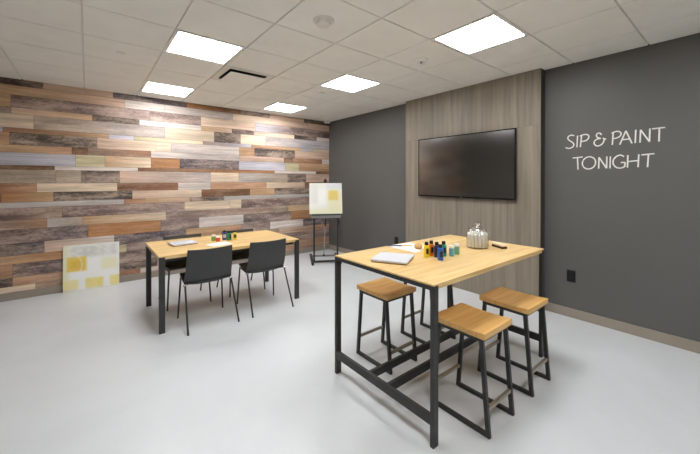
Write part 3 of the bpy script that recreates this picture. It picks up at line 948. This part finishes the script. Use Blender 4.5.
def brush(p0, p1, z):
    d = Vector((p1[0] - p0[0], p1[1] - p0[1], 0)); L = d.length
    t = thing('paintbrush', 'long paintbrush with a blue handle lying on the white paper', 'paintbrush', (p0[0], p0[1], z), math.atan2(d.y, d.x))
    bm = bmesh.new(); tube(bm, [(0, 0, .006), (L * .2, 0, .006), (L * .5, 0, .0065), (L * .58, 0, .006)], [.003, .0045, .006, .005], 10); obj('handle', bm, M['brush_blue'], t, True)
    bm = bmesh.new(); tube(bm, [(L * .57, 0, .006), (L * .8, 0, .0065)], [.0052, .0065], 10); obj('ferrule', bm, M['gold'], t, True)
    bm = bmesh.new(); tube(bm, [(L * .79, 0, .0065), (L * .92, 0, .007), (L, 0, .005)], [.0065, .0075, .002], 10); obj('bristles', bm, M['bristle'], t, True)
M['brush_blue'] = plain('blue_lacquer', (66, 80, 130), 0.3)
M['gold'] = plain('brass_ferrule', (214, 182, 110), 0.3, metal=.6)
M['bristle'] = plain('tan_bristle', (214, 186, 130), 0.8)
brush((2.045, 2.016), (2.228, 1.872), HT + .0012)

# natural sponge
bm = bmesh.new(); bmesh.ops.create_icosphere(bm, subdivisions=4, radius=1)
rs = random.Random(4); bumps = [(Vector((rs.uniform(-1, 1), rs.uniform(-1, 1), rs.uniform(-1, 1))).normalized(), rs.uniform(-.16, .12)) for _ in range(40)]
for v in bm.verts:
    d = v.co.normalized(); k = 1 + sum(h * math.exp(-((d - b).length / .32) ** 2) for b, h in bumps)
    v.co = Vector((d.x * .040 * k, d.y * .034 * k, max(-.022, d.z * .026 * k)))
M['sponge'] = plain('tan_natural_sponge', (196, 156, 100), 0.9, var=.25, scale=60, bump=.6, bscale=160)
tag(obj('sponge', bm, M['sponge'], smooth=True, loc=(2.18, 1.772, HT + .0232)), 'small tan natural sponge beside the white paper on the tall table', 'sponge')

def paint_mat(n, c): return plain('paint_' + n, c, .3, var=.05)
M['cap_black'] = plain('black_bottle_cap', (20, 20, 20), .35)
M['label_black'] = plain('black_bottle_label', (24, 24, 24), .4)
M['label_white'] = plain('white_bottle_label', (225, 225, 222), .4)
def bottle(x, y, z, color, label, h=.115, r=.021, cap='cap_black', lab='label_black', spans=((-150, -95), (-60, -10)), group=None):
    t = thing('paint_bottle', label, 'paint bottle', (x, y, z), 0, group)
    s = h / .115
    bm = bmesh.new(); lathe(bm, [(0, 0), (r * .94, 0), (r, .003), (r, .078 * s), (r * .92, .086 * s), (r * .62, .090 * s), (r * .6, .094 * s), (0, .094 * s)], 28); obj('body', bm, color, t, True)
    bm = bmesh.new(); lathe(bm, [(0, .0925 * s), (r * .70, .0925 * s), (r * .72, .095 * s), (r * .66, .112 * s), (r * .6, .115 * s), (0, .115 * s)], 24); obj('cap', bm, M[cap], t, True)
    bm = bmesh.new()
    for a, b in spans:
        lathe(bm, [(r + .0006, .026 * s), (r + .0006, .068 * s)], 12, a0=math.radians(a), a1=math.radians(b))
    if spans: obj('label_print', bm, M[lab], t, True)
    return t
GT = 'paint bottles on the tall table'
bottle(2.000, 1.548, HT, paint_mat('yellow', (236, 210, 28)), 'yellow paint bottle with black cap on the tall table', group=GT)
bottle(2.073, 1.559, HT, paint_mat('orange', (222, 118, 34)), 'orange paint bottle with black cap on the tall table', group=GT)
bottle(2.060, 1.500, HT, paint_mat('navy', (40, 52, 84)), 'very dark blue paint bottle with black cap, between orange and bright blue ones', spans=((-170, -40),), group=GT)
bottle(2.003, 1.425, HT, paint_mat('blue', (44, 96, 184)), 'bright blue paint bottle standing in front of the dark blue and teal ones', group=GT)
bottle(2.127, 1.484, HT, paint_mat('teal', (30, 140, 124)), 'teal green paint bottle with black cap behind the bright blue one', group=GT)
def small_jar(x, y, z, color, label, group, h=.081, r=.020):
    t = thing('paint_jar', label, 'paint jar', (x, y, z), 0, group)
    bm = bmesh.new(); lathe(bm, [(0, 0), (r * .95, 0), (r, .003), (r, h * .74), (r * .93, h * .78), (0, h * .78)], 28); obj('body', bm, color, t, True)
    bm = bmesh.new(); lathe(bm, [(0, h * .77), (r * .98, h * .77), (r * 1.0, h * .79), (r * .97, h * .985), (r * .9, h), (0, h)], 28); obj('lid', bm, M['white'], t, True)
small_jar(2.178, 1.448, HT, paint_mat('pale_blue', (104, 168, 186)), 'pale blue paint jar with white lid on the tall table', 'paint jars with white lids on the tall table')
small_jar(2.268, 1.460, HT, paint_mat('sage', (108, 160, 122)), 'sage green paint jar with white lid on the tall table', 'paint jars with white lids on the tall table')

# glass jar of white sticks
def glass(name, k, k0):
    m, nt, p = new_mat(name)
    tr = N(nt, 'ShaderNodeBsdfTransparent'); tr.inputs['Color'].default_value = (.975, .98, .978, 1)
    gl = N(nt, 'ShaderNodeBsdfGlossy'); gl.inputs['Roughness'].default_value = .04
    lw = N(nt, 'ShaderNodeLayerWeight'); lw.inputs['Blend'].default_value = .18
    ml = N(nt, 'ShaderNodeMath', operation='MULTIPLY_ADD'); ml.inputs[1].default_value = k; ml.inputs[2].default_value = k0
    nt.links.new(lw.outputs['Facing'], ml.inputs[0])
    mx = N(nt, 'ShaderNodeMixShader')
    nt.links.new(ml.outputs[0], mx.inputs[0]); nt.links.new(tr.outputs[0], mx.inputs[1]); nt.links.new(gl.outputs[0], mx.inputs[2])
    nt.links.new(mx.outputs[0], nt.nodes['Material Output'].inputs['Surface'])
    return m
M['glass'] = glass('clear_glass', .6, .07)
M['lid_glass'] = glass('thick_clear_glass', .8, .2)
JX, JY = 2.632, 1.493
t = thing('glass_jar', 'round glass jar with knobbed lid filled with white sticks, on the tall table', 'jar', (JX, JY, HT))
bm = bmesh.new()
lathe(bm, [(0, .0), (.084, .0), (.090, .006), (.092, .02), (.092, .108), (.087, .128), (.072, .140), (.069, .147), (.065, .147), (.068, .139), (.083, .126), (.0885, .107), (.0885, .02), (.085, .010), (.0, .006)], 48)
obj('body', bm, M['glass'], t, True)
bm = bmesh.new()
lathe(bm, [(0, .152), (.062, .152), (.066, .149), (.073, .149), (.075, .154), (.070, .160), (.045, .170), (.018, .176), (.014, .184), (0, .184)], 48)
lid = obj('lid', bm, M['lid_glass'], t, True)
bm = bmesh.new(); lathe(bm, [(0, .1842), (.012, .1842), (.014, .190), (.026, .200), (.028, .210), (.022, .218), (0, .220)], 28); obj('knob', bm, M['lid_glass'], lid, True)
bm = bmesh.new(); lathe(bm, [(0, 0), (.0105, 0), (.0116, .002), (.0116, .110), (.011, .116), (.006, .119), (0, .1195)], 12)
M['stick'] = plain('white_cotton', (248, 246, 242), .8, var=.03)
sp0 = None
spots = [(.0735, 2 * PI * k / 16) for k in range(16)] + [(.045, 2 * PI * k / 9 + .1) for k in range(9)] + [(.0165, 2 * PI * k / 3) for k in range(3)]
for k, (rr, a) in enumerate(spots):
    loc = (JX + rr * math.cos(a), JY + rr * math.sin(a), HT + .0105)
    if sp0 is None:
        sp0 = obj('white_stick', bm, M['stick'], smooth=True, loc=loc)
        tag(sp0, 'white stick standing upright inside the glass jar on the tall table', 'stick', 'white sticks in the glass jar')
    else:
        c = sp0.copy(); COL.objects.link(c); c.location = loc

# board eraser
t = thing('board_eraser', 'small brush with pale wooden top and black base beside the glass jar', 'brush', (2.778, 1.372, HT), math.radians(64))
bm = bmesh.new(); box(bm, -.065, .065, -.028, .028, 0, .017, bev=.003); obj('pad', bm, M['black'], t)
bm = bmesh.new(); box(bm, -.064, .064, -.028, .028, .0172, .036, bev=.005, seg=3); obj('wooden_top', bm, M['pale_wood'], t, True)

# ------------------------------------------------------------------ things on the low table
LT = .757
GL = 'paint pots and bottles on the low table'
small_jar(1.208, 4.173, LT, paint_mat('leaf', (128, 172, 84)), 'small green paint pot with pale lid on the low table, next to the red pot', GL, .07, .026)
small_jar(1.236, 4.095, LT, paint_mat('red', (206, 84, 62)), 'small red paint pot with pale lid on the low table', GL, .058, .026)
bottle(1.334, 4.156, LT, paint_mat('purple', (78, 68, 150)), 'purple paint bottle with black cap on the low table', lab='label_white', spans=((-140, -60),), r=.026, group=GL)
bottle(1.366, 4.083, LT, paint_mat('deep_green', (44, 128, 88)), 'deep green paint bottle with black cap on the low table', lab='label_black', spans=((-100, -40),), r=.028, group=GL)
bottle(1.436, 4.074, LT, paint_mat('lemon', (232, 214, 84)), 'yellow paint bottle with black label on the low table', spans=((-135, -75),), r=.026, group=GL)
o = quad_prism('paper_sheet', [(1.055, 3.945), (1.10, 3.80), (1.318, 3.815), (1.30, 4.03)], LT, LT + .0012, M['paper'])
tag(o, 'sheet of white paper on the low table in front of the paint pots', 'paper')

# ------------------------------------------------------------------ camera, world, view
w = bpy.data.worlds.new('world'); sc.world = w; w.use_nodes = True
w.node_tree.nodes['Background'].inputs[0].default_value = (.02, .02, .02, 1)
cam = bpy.data.cameras.new('camera'); co = bpy.data.objects.new('camera', cam); COL.objects.link(co)
co.location = (0, 0, 1.5)
PITCH = math.radians(0.3)
co.rotation_euler = (PI / 2 - PITCH, 0, -YAW)
cam.sensor_width = 36; cam.lens = 36 * FOC / 700
cam.shift_y = -(227 - 180.4 - FOC * math.tan(PITCH)) / 700
cam.clip_start = .02
sc.camera = co
sc.view_settings.view_transform = 'Standard'; sc.view_settings.look = 'None'
sc.view_settings.gamma = 1; sc.view_settings.use_curve_mapping = False
sc.view_settings.exposure = 1.42
sc.cycles.use_denoising = True
sc.cycles.max_bounces = 10; sc.cycles.diffuse_bounces = 6
sc.cycles.caustics_refractive = False; sc.cycles.caustics_reflective = False
